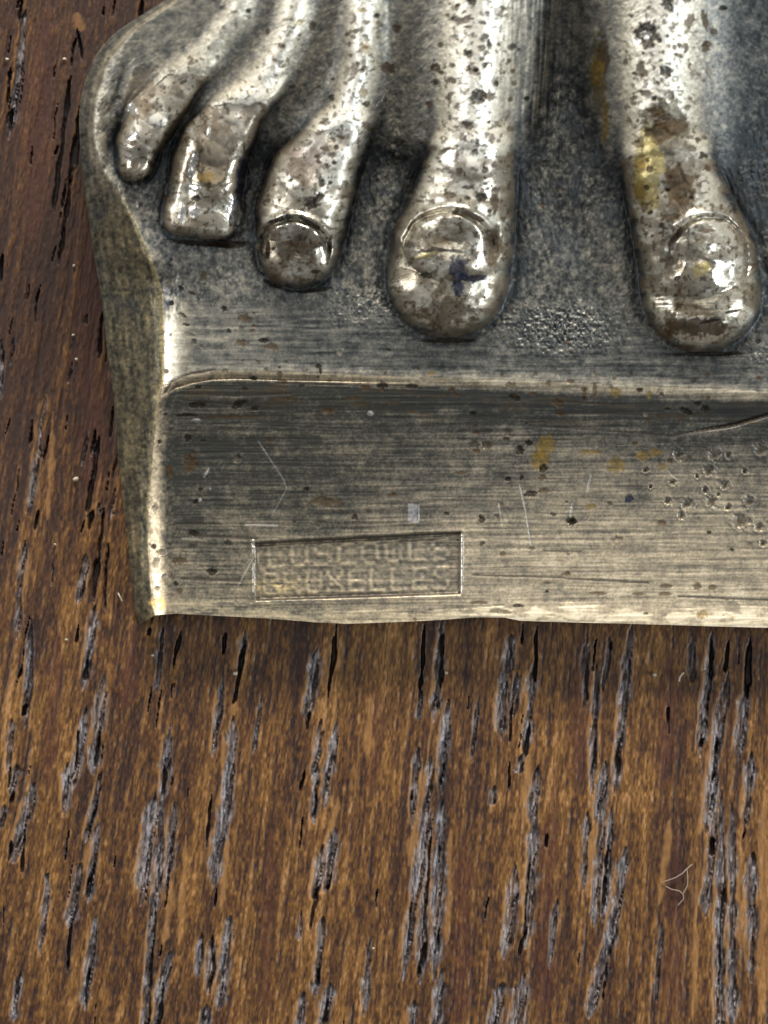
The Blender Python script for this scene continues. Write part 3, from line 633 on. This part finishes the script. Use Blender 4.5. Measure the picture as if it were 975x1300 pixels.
    SP = """724 484 5 3 0 b;755 496 3 9 0 b;742 494 5 3 0 b;742 500 2.5 8 0 b;781 498 6 6 0 o;812 495 4 3 0 k;824 501 3 5 0 o;708 512 7 5 .5 b;712 525 7 4 .2 b;847 519 4 2 0 k;870 522 8 4 .4 k;885 512 5 3 0 k;895 519 6 4.5 0 k
823 534 3.5 2.5 0 b;835 529 4 3 .5 b;865 532 4 2 0 b;899 505 3 3 0 b;799 545 4 3 0 g;748 574 14 3 0 o;782 590 9 9 0 o;816 578 7 6 0 o;832 575 8 5 0 o;841 592 5 4 0 o;806 563 4 3 0 b;875 581 4 3 .4 b;850 585 4 3 .4 b;750 643 7 3 0 o;725 661 6 5 0 k
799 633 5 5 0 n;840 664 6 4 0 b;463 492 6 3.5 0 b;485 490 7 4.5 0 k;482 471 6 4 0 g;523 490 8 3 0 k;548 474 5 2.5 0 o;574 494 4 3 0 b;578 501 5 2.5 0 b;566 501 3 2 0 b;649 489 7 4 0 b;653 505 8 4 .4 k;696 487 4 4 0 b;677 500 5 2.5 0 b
600 525 5 3 0 k;538 525 7 2 0 b;522 523 6 2 0 b;643 557 5 2.5 0 k;671 562 5 4 0 k;660 572 5 6 0 k;617 565 6 5 0 g;605 573 5 3 0 b;692 568 10 15 .4 o;685 585 10 13 .2 o;690 595 6 5 0 k;688 606 5 4 0 b;585 600 8 2 0 b;645 608 4 3 0 k
674 627 9 4.5 0 k;690 623 6 4 0 b;567 652 3.5 2.5 0 k;611 659 4.5 5 0 k;450 657 4 4 0 k;322 480 5 3 0 k;355 475 4 4 .4 b;359 484 6 4 .3 b;404 465 4 3 0 k;407 471 2 4 0 k;364 506 17 2.5 0 b;252 514 14 3.5 0 k;303 513 9 5 -.4 k;323 519 5 3 0 k
416 521 9 4 0 b;237 527 14 2.5 0 k;293 529 40 2 0 b;239 556 5 4.5 0 k;258 559 4 1.5 0 k;203 561 3 3 0 k;215 598 4 9 -.4 b;301 582 5 6 0 g;242 588 9 11 0 b;249 637 5 3 0 k;389 621 4 3 0 k;413 637 18 7 0 b;309 632 6 4 0 g;450 505 14 2 0 b;460 512 12 2 0 b;500 512 12 2 0 b
760 753 12 2 0 b;811 754 8 2 0 b;846 744 8 3 0 b;844 754 8 2.5 0 b;885 744 5 5 0 b;904 746 5 4 0 b;694 740 5 2 0 b;694 751 2.5 2 0 k;638 703 4 3 0 b;727 663 6 4 0 k;675 696 4 2.5 0 b;900 676 3 2.5 0 k;929 698 3 2 0 k;930 772 12 7 .6 g;892 780 7 5 0 o;658 769 7 2.5 0 k;635 776 13 3 .1 b
608 765 12 2.5 0 b;820 779 3 2 0 k;195 694 3.5 3 0 k;198 715 4.5 8 0 g;209 732 3.5 3 0 g;200 747 4 3 0 g;197 646 4 6 0 g;228 712 8 5 0 b;201 766 9 8 0 e;269 726 6 5 0 k;246 677 6 4 0 k;223 741 3 3 0 k;228 750 4 3 0 b;470 525 4 3 0 w;249 533 5 1.5 0 w;262 601 1.5 6 .5 w;254 635 2 2.5 0 w;267 621 1.5 1.5 0 w
386 182 13 4.5 -.1 g;381 207 12 8 .3 g;382 222 8 9 0 g;357 238 6 13 0 g;395 258 8 9 0 k;406 249 5 5 0 k;408 231 4 6 0 k;419 232 3 2.5 0 k;414 212 5 4 0 b;422 197 5 4 0 b;413 189 5 4 0 b;404 199 4 3.5 0 b;413 156 7 2.5 0 b;404 205 3 3 0 b;424 207 3 3 0 k;431 171 5 2.5 -.6 b;427 187 3 3 0 k
380 28 4.5 4 0 o;397 33 4 6 0 b;357 58 5 3.5 0 b;464 62 7 8 .2 o;462 78 3 9 0 b;492 86 10 7 .3 b;450 88 5 9 .3 b;463 87 4 4 0 b;478 20 3.5 3.5 0 k;465 28 5 3 0 b;459 38 3 4 0 b;464 46 4 3 0 b;460 13 6 3 0 o;448 47 4 3 0 b;503 36 6 5 0 b;461 117 6 7 .2 o;465 132 4.5 4.5 0 k;421 124 3.5 4.5 0 k;464 159 5 5 0 b;452 152 6 2 .3 b;446 100 6 2 -.4 b;440 92 3 8 .3 g
553 86 5 4.5 0 g;553 105 3 3 0 k;546 132 5 4 0 b;315 14 3 3 0 k;340 40 3 4 0 b;599 1 6 5 0 k;588 26 11 4.5 -.3 b;612 29 5 2.5 0 b;615 46 5 3 0 k;621 57 3.5 6 0 k;611 61 5 4 0 b;594 68 6 5 .4 k;575 47 4 3 0 g;594 34 5 2 0 b;615 83 3 4.5 .3 k;602 90 7 6 0 b;604 89 3 3 0 k;630 104 6 7 0 g;630 106 3 4 0 k
606 124 10 8.5 0 k;621 122 8 5 .1 b;574 83 4 3 0 b;574 102 5 4 0 b;553 85 5 5 0 g;569 124 4 3 0 b;581 132 3 2 0 b;593 159 7 5 0 k;594 161 11 8 0 g;578 161 4 2 0 b;624 176 4 6 0 b;605 180 4 3.5 0 k;588 175 5 4 0 b;582 172 7 5 0 g;563 192 9 3 -.6 b;603 193 5 4 0 k;584 204 7 14 0 g;583 218 4 5 0 b;568 219 8 8 .2 g;616 215 4.5 4 0 b;593 238 7 2.5 0 k;611 251 7 5.5 0 k
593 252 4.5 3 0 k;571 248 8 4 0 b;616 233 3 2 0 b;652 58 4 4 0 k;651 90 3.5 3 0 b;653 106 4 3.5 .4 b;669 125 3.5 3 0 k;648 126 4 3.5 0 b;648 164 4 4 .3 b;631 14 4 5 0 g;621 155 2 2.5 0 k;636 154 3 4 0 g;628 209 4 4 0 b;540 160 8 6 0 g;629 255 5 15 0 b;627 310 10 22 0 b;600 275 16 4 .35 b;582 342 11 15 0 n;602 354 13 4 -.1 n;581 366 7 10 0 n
545 307 17 7 -.35 g;562 364 5 11 0 b;552 374 4 7 .5 b;537 398 8 7 0 b;541 324 14 3.5 -.25 y;560 392 3.5 5 0 b;541 349 10 4 .1 k;570 352 5 5 0 b;582 408 6 4 0 b;600 405 6 3 0 b;530 300 6 14 .5 g;575 295 10 6 0 g;848 5 8 9 0 k;822 45 15 14 0 k;845 91 8.5 8 0 k;815 88 6 10 -.3 b;794 79 3 4.5 .3 b;847 46 2.5 2.5 0 k;835 106 3 3 0 b
821 119 8 5 .3 b;831 126 4 3.5 0 k;852 121 5 6 0 b;876 125 3 2.5 0 b;861 70 7 2.5 .3 b;856 60 3 3.5 0 b;872 60 2 5 0 b;804 125 5 3 -.5 b;869 151 3 3 0 k;886 177 4 3 0 k;894 197 6 3 .6 k;879 188 5 4 0 k;898 214 5 4 0 b;810 182 7 6 0 b;842 148 23 15 .2 g;832 140 10 6 0 b;850 158 20 12 .2 b;838 170 15 12 0 b;862 205 20 30 0 g;862 240 19 26 0 b
824 188 8 11 0 y;833 208 11 14 0 y;816 205 8 9 0 o;815 228 10 10 0 y;828 248 9 16 0 y;812 240 6 10 0 o;825 215 5 5 0 b;818 262 5 7 0 b;853 275 14 5 -.15 b;840 287 4 3.5 0 k;766 72 8 18 .1 b;758 92 8 16 0 o;768 150 4 30 0 o;850 322 10 26 .1 g;889 343 9 10 .4 y;897 338 5 7 0 y;878 394 26 7 .1 b;850 410 8 16 0 b;845 425 10 7 0 b;948 371 4 4 0 b;862 380 7 12 .2 b
905 300 22 8 .3 g;880 320 12 12 0 g;895 290 14 5 .2 b;862 365 6 6 0 b;900 408 14 2.5 -.2 k;930 395 12 2 -.2 k;870 440 14 3 0 b;875 27 5 10 .3 b;895 25 4 12 -.2 b;918 10 5 3 0 k;906 40 4 5 0 b;896 60 5 6 0 b;900 90 4 7 0 g;880 95 3 6 0 g;340 317 3 12 0 k;360 300 7 4 -.5 g;395 330 6 5 0 b;375 335 8 6 0 g;385 312 5 6 0 b;350 352 8 5 0 b;400 345 6 3 0 k;365 347 6 3 -.2 w
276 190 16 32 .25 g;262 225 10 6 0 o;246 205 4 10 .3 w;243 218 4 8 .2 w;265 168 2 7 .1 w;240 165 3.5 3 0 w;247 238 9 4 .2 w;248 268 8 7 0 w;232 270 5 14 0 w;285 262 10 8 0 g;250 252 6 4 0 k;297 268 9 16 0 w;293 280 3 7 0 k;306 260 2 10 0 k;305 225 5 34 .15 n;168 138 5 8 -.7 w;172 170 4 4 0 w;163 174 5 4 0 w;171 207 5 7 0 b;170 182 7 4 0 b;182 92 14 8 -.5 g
130 135 5 10 .3 g;290 310 28 5 .05 k;255 309 34 4 .1 k;345 360 12 3 .4 k;400 368 22 3 -.1 k;570 432 34 3 0 k;900 449 50 3 0 k;360 277 22 3 -.25 k;394 284 16 3.5 .6 k;332 310 3 14 0 k;418 318 3 16 .1 k;218 385 3 3 0 k;230 365 4 2 .4 k;243 372 5 2 .4 k;232 400 6 2.5 .5 k;240 425 8 3 .3 g;236 412 5 2 .2 k;285 392 4 4 0 k;307 435 8 4 0 b;345 440 9 5 0 b;335 432 7 3 0 k;310 404 9 5 0 b;258 350 4 6 0 b;216 358 8 7 0 g;290 420 3 3 0 k"""
    for s in parse_sp(SP):  # navy and a few white entries paint reflections on the toes
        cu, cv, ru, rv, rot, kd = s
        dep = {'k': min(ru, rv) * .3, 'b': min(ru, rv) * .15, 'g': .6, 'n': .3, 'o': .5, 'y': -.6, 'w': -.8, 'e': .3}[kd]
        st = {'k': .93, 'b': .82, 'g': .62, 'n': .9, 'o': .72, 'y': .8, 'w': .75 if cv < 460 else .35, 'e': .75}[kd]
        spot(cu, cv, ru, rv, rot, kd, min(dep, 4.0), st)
    spot(820, 44, 6, 5, 0, 'w', -.5, .8); spot(808, 52, 5, 4, 0, 'w', 0, .8)
    # ring pits
    for (cu, cv, r, kd) in ((643, 549, 6, 'b'), (601, 566, 7, 'b'), (783, 686, 7, 'b'), (553, 86, 6, 'b'), (857, 100, 5, 'g'), (301, 582, 6, 'k'), (631, 657, 5, 'b'), (898, 56, 5, 'b'), (553, 106, 6, 'g'), (617, 566, 7, 'b')):
        spot(cu, cv, r, r * .85, 0, kd, 1.5, .75, 1)
    # bubbled corner: small craters with raised lips
    for (cu, cv, r) in ((854, 612, 5), (895, 622, 5), (920, 616, 6), (847, 636, 5), (872, 640, 7), (903, 637, 8), (924, 644, 5), (951, 637, 7), (940, 661, 11), (964, 670, 6), (900, 598, 7),
                        (861, 578, 7), (907, 578, 8), (966, 571, 8), (969, 690, 5), (885, 605, 3), (912, 628, 3), (865, 655, 5), (826, 618, 3), (945, 598, 4), (925, 578, 5), (820, 597, 4)):
        spot(cu, cv, r, r * .85, cu % 2, 'g', 2.2, .6)
        spot(cu - r * .2, cv + r * .2, r * .55, r * .5, .4, 'b', .4, .6)
    # random fine pitting, denser on the worn crests
    rnd = random.Random(12)
    n = 0
    while n < 620:
        cu, cv = rnd.uniform(120, 985), rnd.uniform(-10, 790)
        on = False
        for i, pts in enumerate(TOES):
            for p in pts:
                if i >= 2 and abs(cv - p[1]) < 30 and abs(cu - p[0]) < p[2] * .9 and cv < 420: on = True
        rim_ = abs(cv - np.interp(cu, [213, 975], [474, 494])) < 18 and cu > 215
        edge_ = abs(cu - np.interp(cv, [a for a, b in RIM], [b for a, b in RIM]) - 12) < 14 and cv > 340
        front = cv > 495
        pr = .9 if on else .5 if rim_ else .5 if edge_ else .10 if front else .16
        if cu < np.interp(cv, [a for a, b in RIM], [b for a, b in RIM]): pr = .02
        if rnd.random() > pr: continue
        n += 1
        r = rnd.choice([.9, 1.1, 1.4, 1.8, 2.4, 3.0]) * rnd.uniform(.8, 1.15)
        spot(cu, cv, r * rnd.uniform(.9, 1.7), r, rnd.uniform(-.5, .5), rnd.choice('kkbbbg'), r * .25, rnd.uniform(.5, .95))
    # ---------------- scratches and lines
    def line(pts, w, c, depth, st, metal_=1.0, rf=.25):
        nonlocal C, H, Rf, M
        best = np.full(U.shape, 99.0)
        for (a, b) in zip(pts[:-1], pts[1:]):
            dx, dy = b[0] - a[0], b[1] - a[1]
            tt = np.clip(((U - a[0]) * dx + (V - a[1]) * dy) / (dx * dx + dy * dy), 0, 1)
            best = np.minimum(best, np.hypot(U - a[0] - tt * dx, V - a[1] - tt * dy) / (w * (1.05 - .5 * np.abs(tt - .5))))
        best = best + .5 * (n4 - .5)
        mk = ss(1.25, .6, best)
        C = C * (1 - st * mk[..., None]) + np.array(c) * st * mk[..., None]
        M = M * (1 - st * mk) + metal_ * st * mk; Rf = Rf * (1 - st * mk) + rf * st * mk
        H = H - depth * mk
    wht = (.85, .80, .70); dk = (.03, .02, .012)
    for p in ([(660, 615), (668, 650), (674, 690)], [(751, 602), (746, 622)], [(727, 640), (724, 656)], [(633, 638), (638, 668)], [(303, 742), (314, 722), (322, 706)],
              [(484, 128), (488, 119)], [(476, 137), (481, 129)], [(848, 597), (862, 612)]):
        line(p, 1.0, wht, .4, .4)
    line([(328, 560), (350, 593), (360, 608), (364, 620), (345, 655)], 1.0, (.42, .40, .36), .3, .55)
    line([(660, 615), (668, 650), (674, 692)], 1.0, wht, .4, .42)
    line([(727, 638), (724, 657)], 1.2, wht, .4, .4); line([(751, 602), (745, 623)], 1.0, wht, .3, .3)
    for p, w, s in (([(350, 486), (440, 488)], 1.6, .85), ([(440, 487), (520, 490)], 1.3, .6), ([(209, 498), (218, 484), (239, 475), (272, 469)], 2.0, .9), ([(700, 525), (812, 526)], 1.4, .7), ([(690, 542), (770, 547), (850, 553)], 1.6, .55),
                 ([(975, 527), (954, 533), (934, 539), (897, 546), (847, 554)], 2.4, .85), ([(600, 730), (700, 733), (823, 740)], 1.8, .8), ([(861, 757), (980, 762)], 2.0, .85), ([(690, 699), (738, 700)], 1.5, .7),
                 ([(224, 665), (277, 665)], 1.6, .85), ([(240, 679), (325, 684)], 2.2, .75), ([(230, 735), (306, 738)], 2.0, .75), ([(325, 690), (585, 676)], 2.0, .9), ([(327, 761), (583, 753)], 1.6, .85),
                 ([(326, 690), (328, 761)], 1.3, .8), ([(583, 677), (582, 753)], 1.2, .7), ([(400, 488), (560, 494)], 1.0, .4), ([(230, 508), (330, 517)], 1.5, .5), ([(270, 538), (460, 545)], 1.2, .4),
                 ([(225, 500), (300, 503), (370, 500)], 1.6, .5), ([(480, 530), (690, 536)], 1.0, .35), ([(700, 510), (760, 512)], 1.3, .6), ([(545, 774), (640, 768)], 1.6, .6), ([(480, 690), (565, 683)], 1.4, .5)):
        line(p, w, dk, .5, s, .2, .6)
    line([(587, 680), (586, 752)], 1.8, wht, -.5, .6); line([(321, 686), (322, 702)], 1.8, wht, -.5, .55); line([(322, 716), (322, 752)], 1.5, wht, -.5, .5)  # window glint on the stamp edges, painted as pale lines
    line([(312, 666), (352, 667)], 1.6, (.6, .58, .5), 0, .6); line([(232, 684), (262, 686)], 1.5, (.55, .5, .38), 0, .5)
    # the small bright facet over the stamp
    q = np.maximum(np.abs(U - 525) / 7, np.abs(V - 651) / 12); mk = ss(1.1, .9, q)
    C = mixc(C, mk * (.25 + .5 * n3), (.46, .45, .46)); H = H - mk * .03 * (U - 518) * 4
    # gilt remains in the stamp corner
    mk = ss(.45, .6, fbm(U / 5, V / 3, 901, 2)) * np.exp(-(((U - 352) / 26) ** 2 + ((V - 745) / 9) ** 2)); C = mixc(C, mk * .8, (.66, .50, .22))

    # ---------------- output
    P = world_xyz(U, V, H)
    dU = np.gradient(P, axis=1); dV = np.gradient(P, axis=0)
    N = np.cross(dV, dU); N = -N if N[300, 300, 2] < 0 else N
    N /= np.maximum(np.linalg.norm(N, axis=-1, keepdims=True), 1e-12)
    nr, nc = U.shape
    idx = np.arange(nr * nc).reshape(nr, nc)
    Q = np.stack([idx[1:, :-1], idx[1:, 1:], idx[:-1, 1:], idx[:-1, :-1]], -1).reshape(-1, 4)
    def f(A): return A[:-1, :-1].reshape(-1)
    P3 = P.reshape(-1, 3); N3 = N.reshape(-1, 3)
    C4 = np.concatenate([np.clip(C, 0, .95), np.ones(U.shape + (1,))], -1).reshape(-1, 4)
    F4 = np.stack([np.clip(Rf, .12, .8), np.clip(M, 0, 1), np.clip(SPC, .03, .5), M * 0 + 1], -1).reshape(-1, 4)
    attrs = {'surface_colour': C4, 'surface_finish': F4}
    root = bpy.data.objects.new("sculpture_base", None)
    col.objects.link(root)
    root.location = (0, 0, 0)
    root.empty_display_size = 0.005
    root['label'] = 'tarnished silvery cast metal base with bare toes above a stamped plinth'
    root['category'] = 'sculpture'
    own = f(owner); nl = f(nail); wm = f(wallmask); Vf = f(V); Rf_ = f(Rg); insf = f(ins); lf = f(lsm) > .5
    shl = f((sh > ledge + 9) | (np.minimum.reduce(rels) < 1.0) & (V < 200))
    front = ~wm & (Vf >= Rf_ + 9)
    mark = insf & ~lf; let = insf & lf
    rest = ~wm & ~front
    toe = [rest & (own == i) & ~((nl == i) & (i > 2)) for i in range(1, 6)]
    tn = [rest & (own == i) & (nl == i) for i in range(1, 6)]
    anytoe = np.any(toe, 0) | np.any(tn, 0)
    footm = rest & ~anytoe & shl & (Vf < 300)
    ledm = rest & ~anytoe & ~footm
    def part(sel, name, parent, label=None):
        o = submesh(sel, P3, Q, N3, attrs, name, parent, metal)
        if o is not None and label: o['label'] = label
        return o
    part(wm, "side_wall", root, "olive-brown sloping side of the casting")
    pl = part(front & ~insf, "plinth", root, "hollow brushed front face with bright lower lip")
    mk_ = part(mark, "maker_mark", root, "sunken rectangular stamp near the lower edge")
    part(let, "lettering", mk_)
    part(ledm, "ledge", root, "dark blue-grey ledge below the toes")
    part(footm, "instep", root, "front of the foot with raised pitted tendons")
    tl = ["smallest toe at the left rim, brown and nailless", "square flat-ended toe with a brown facet", "toe with a deep crescent groove over its nail",
          "wide round-ended toe with a painted dark blue reflection", "rightmost toe with a yellow-stained upper side"]
    for i in range(5):
        o = part(toe[i], "toe", root, tl[i])
        if i >= 2: part(tn[i], "toenail", o)
    # undercut front edge and cut ends, down to the wood
    def skirt(name, ring, inset, lvl):
        ring = np.array(ring); n = len(ring)
        rows_ = [ring]
        for k, (a, z) in enumerate(zip(inset, lvl)):
            r = ring.copy(); r[:, 0] += a[0]; r[:, 1] += a[1]; r[:, 2] = ring[:, 2] * z - (1 - z) * 3 * S
            rows_.append(r)
        Vv = np.concatenate(rows_)
        q = []
        for r in range(len(rows_) - 1):
            for i in range(n - 1):
                q.append((r * n + i, (r + 1) * n + i, (r + 1) * n + i + 1, r * n + i + 1))
        cc = np.tile(np.array([[.16, .145, .10, 1.0]]), (len(Vv), 1)) * np.random.RandomState(3).uniform(.7, 1.3, (len(Vv), 1))
        ff = np.tile(np.array([[.5, .7, 0, 1.0]]), (len(Vv), 1))
        o = mesh_object(name, Vv, np.array(q), root, metal, None, {'surface_colour': cc, 'surface_finish': ff})
        return o
    skirt("front_edge", P[-1], [(0, 2 * S), (0, 6 * S), (0, 24 * S), (0, 36 * S)], [.93, .8, .5, 0])
    skirt("cut_end", np.concatenate([P[::-1, -1], P[0][::-1]]), [(0, 0)], [0])
    return root

def parse_sp(t):
    out = []
    for s in t.replace('\n', ';').split(';'):
        a = s.split()
        if len(a) == 6: out.append(tuple(float(x) for x in a[:5]) + (a[5],))
    return out
build_casting()

# ================================================================== small loose things on the wood
def plain(name, c, rough=.6):
    m = bpy.data.materials.new(name); m.use_nodes = True
    nt = m.node_tree; b = nt.nodes["Principled BSDF"]
    nz = nt.nodes.new('ShaderNodeTexNoise'); nz.inputs['Scale'].default_value = 9000
    mx = nt.nodes.new('ShaderNodeMix'); mx.data_type = 'RGBA'
    mx.inputs[6].default_value = tuple(x * .7 for x in c) + (1,); mx.inputs[7].default_value = tuple(c) + (1,)
    nt.links.new(nz.outputs['Fac'], mx.inputs[0]); nt.links.new(mx.outputs[2], b.inputs['Base Color'])
    b.inputs['Roughness'].default_value = rough
    return m
lint_m = plain("pale_lint", (.24, .17, .12)); dust_m = plain("pale_dust", (.44, .38, .29))

def tube(pts, r):
    V3 = []; Q = []
    for i, p in enumerate(pts):
        a = pts[max(i - 1, 0)]; b = pts[min(i + 1, len(pts) - 1)]
        d = np.array(b) - np.array(a); d = d / (np.linalg.norm(d) + 1e-9)
        n = np.array([-d[1], d[0], 0]); n /= (np.linalg.norm(n) + 1e-9); m = np.cross(d, n)
        for k in range(6):
            an = k * math.pi / 3
            V3.append(np.array(p) + r * (math.cos(an) * n + math.sin(an) * m))
    for i in range(len(pts) - 1):
        for k in range(6):
            Q.append((i * 6 + k, i * 6 + (k + 1) % 6, (i + 1) * 6 + (k + 1) % 6, (i + 1) * 6 + k))
    return V3, Q

def fibre(name, paths, r, label, cat, mat):
    V3 = []; Q = []
    for path in paths:
        pts = []
        for a, b in zip(path[:-1], path[1:]):
            for t in np.linspace(0, 1, 5)[:-1]:
                pts.append((a[0] + (b[0] - a[0]) * t, a[1] + (b[1] - a[1]) * t, a[2] + (b[2] - a[2]) * t))
        pts.append(path[-1])
        P = [tuple(world_xyz(np.array(p[0]), np.array(p[1]), np.array(float(p[2])))) for p in pts]
        v, q = tube(P, r * S)
        o = len(V3); V3 += v; Q += [tuple(x + o for x in f) for f in q]
    ob = mesh_object(name, np.array(V3), np.array(Q), None, mat)
    ob['label'] = label; ob['category'] = cat
    return ob
fibre("lint_fibre", [[(841, 1120, 1), (847, 1118, 3), (858, 1114, 4), (866, 1109, 4), (872, 1103, 3), (879, 1097, 1)],
                     [(845, 1125, 1), (852, 1129, 3), (862, 1131, 4), (867, 1135, 4), (868, 1141, 3), (861, 1149, 1)],
                     [(872, 1103, 3), (873, 1115, 4), (873, 1124, 4), (867, 1135, 3)]], 0.8,
      "pale branching lint fibre lying on the wood at the lower right", "fibre", lint_m)
def near(u, v): return (u, v)
fibre("lint_curl", [[(862, 865, 1), (863, 860, 3), (866, 856, 3), (868, 854, 2)]], 1.1, "short pale curl of lint on the wood below the right end of the metal edge", "fibre", dust_m)
fibre("lint_curl", [[(150, 753, 1), (152, 757, 3), (155, 763, 1)]], 1.0, "short white curl of lint on the wood left of the metal corner", "fibre", dust_m)

def speck(u, v, r, label):
    r = r * .85
    rs = np.random.RandomState(int(u * 7 + v))
    V3 = []; Q = []
    n = 8
    for j in range(5):
        th = math.pi * (j + .0) / 4
        for k in range(n):
            ph = 2 * math.pi * k / n
            rr = r * rs.uniform(.75, 1.2)
            c = world_xyz(np.array(u + rr * math.sin(th) * math.cos(ph) * 1.2), np.array(v + rr * math.sin(th) * math.sin(ph)), np.array(r * .6 + rr * math.cos(th) * .7))
            V3.append(c)
    for j in range(4):
        for k in range(n):
            Q.append((j * n + k, j * n + (k + 1) % n, (j + 1) * n + (k + 1) % n, (j + 1) * n + k))
    o = mesh_object("dust_speck", np.array(V3), np.array(Q), None, dust_m)
    o['label'] = label; o['category'] = 'speck'; o['group'] = 'dust specks on the wood'
for a in ((567, 854, 2.4, "round white dust speck on the wood under the middle of the metal edge"),
          (831, 857, 2.6, "white dust speck on the wood under the right part of the metal edge"),
          (96, 608, 3.6, "largest ochre crumb on the dark wood left of the hollow face"),
          (84, 812, 2.0, "pale dust speck on the wood below left of the metal corner"),
          (70, 691, 1.8, "small pale speck beside a grey pore far left of the metal corner"),
          (94, 337, 2.2, "white speck on the dark wood left of the casting, uppermost of three in a line"),
          (93, 425, 2.2, "white speck on the dark wood left of the casting, middle of three in a line"),
          (97, 456, 2.2, "white elongated speck left of the casting, lowest of three in a line"),
          (9, 75, 2.4, "pale speck on the wood near the top left corner"),
          (82, 75, 2.4, "pale speck on the wood left of the rounded shoulder of the casting"),
          (194, 832, 2.0, "pale speck on the wood just under the metal corner"),
          (299, 855, 3.0, "cream crumb caught in a black pore below the stamp"),
          (474, 1204, 1.8, "lone pale speck low in the middle of the bare wood")):
    speck(*a)
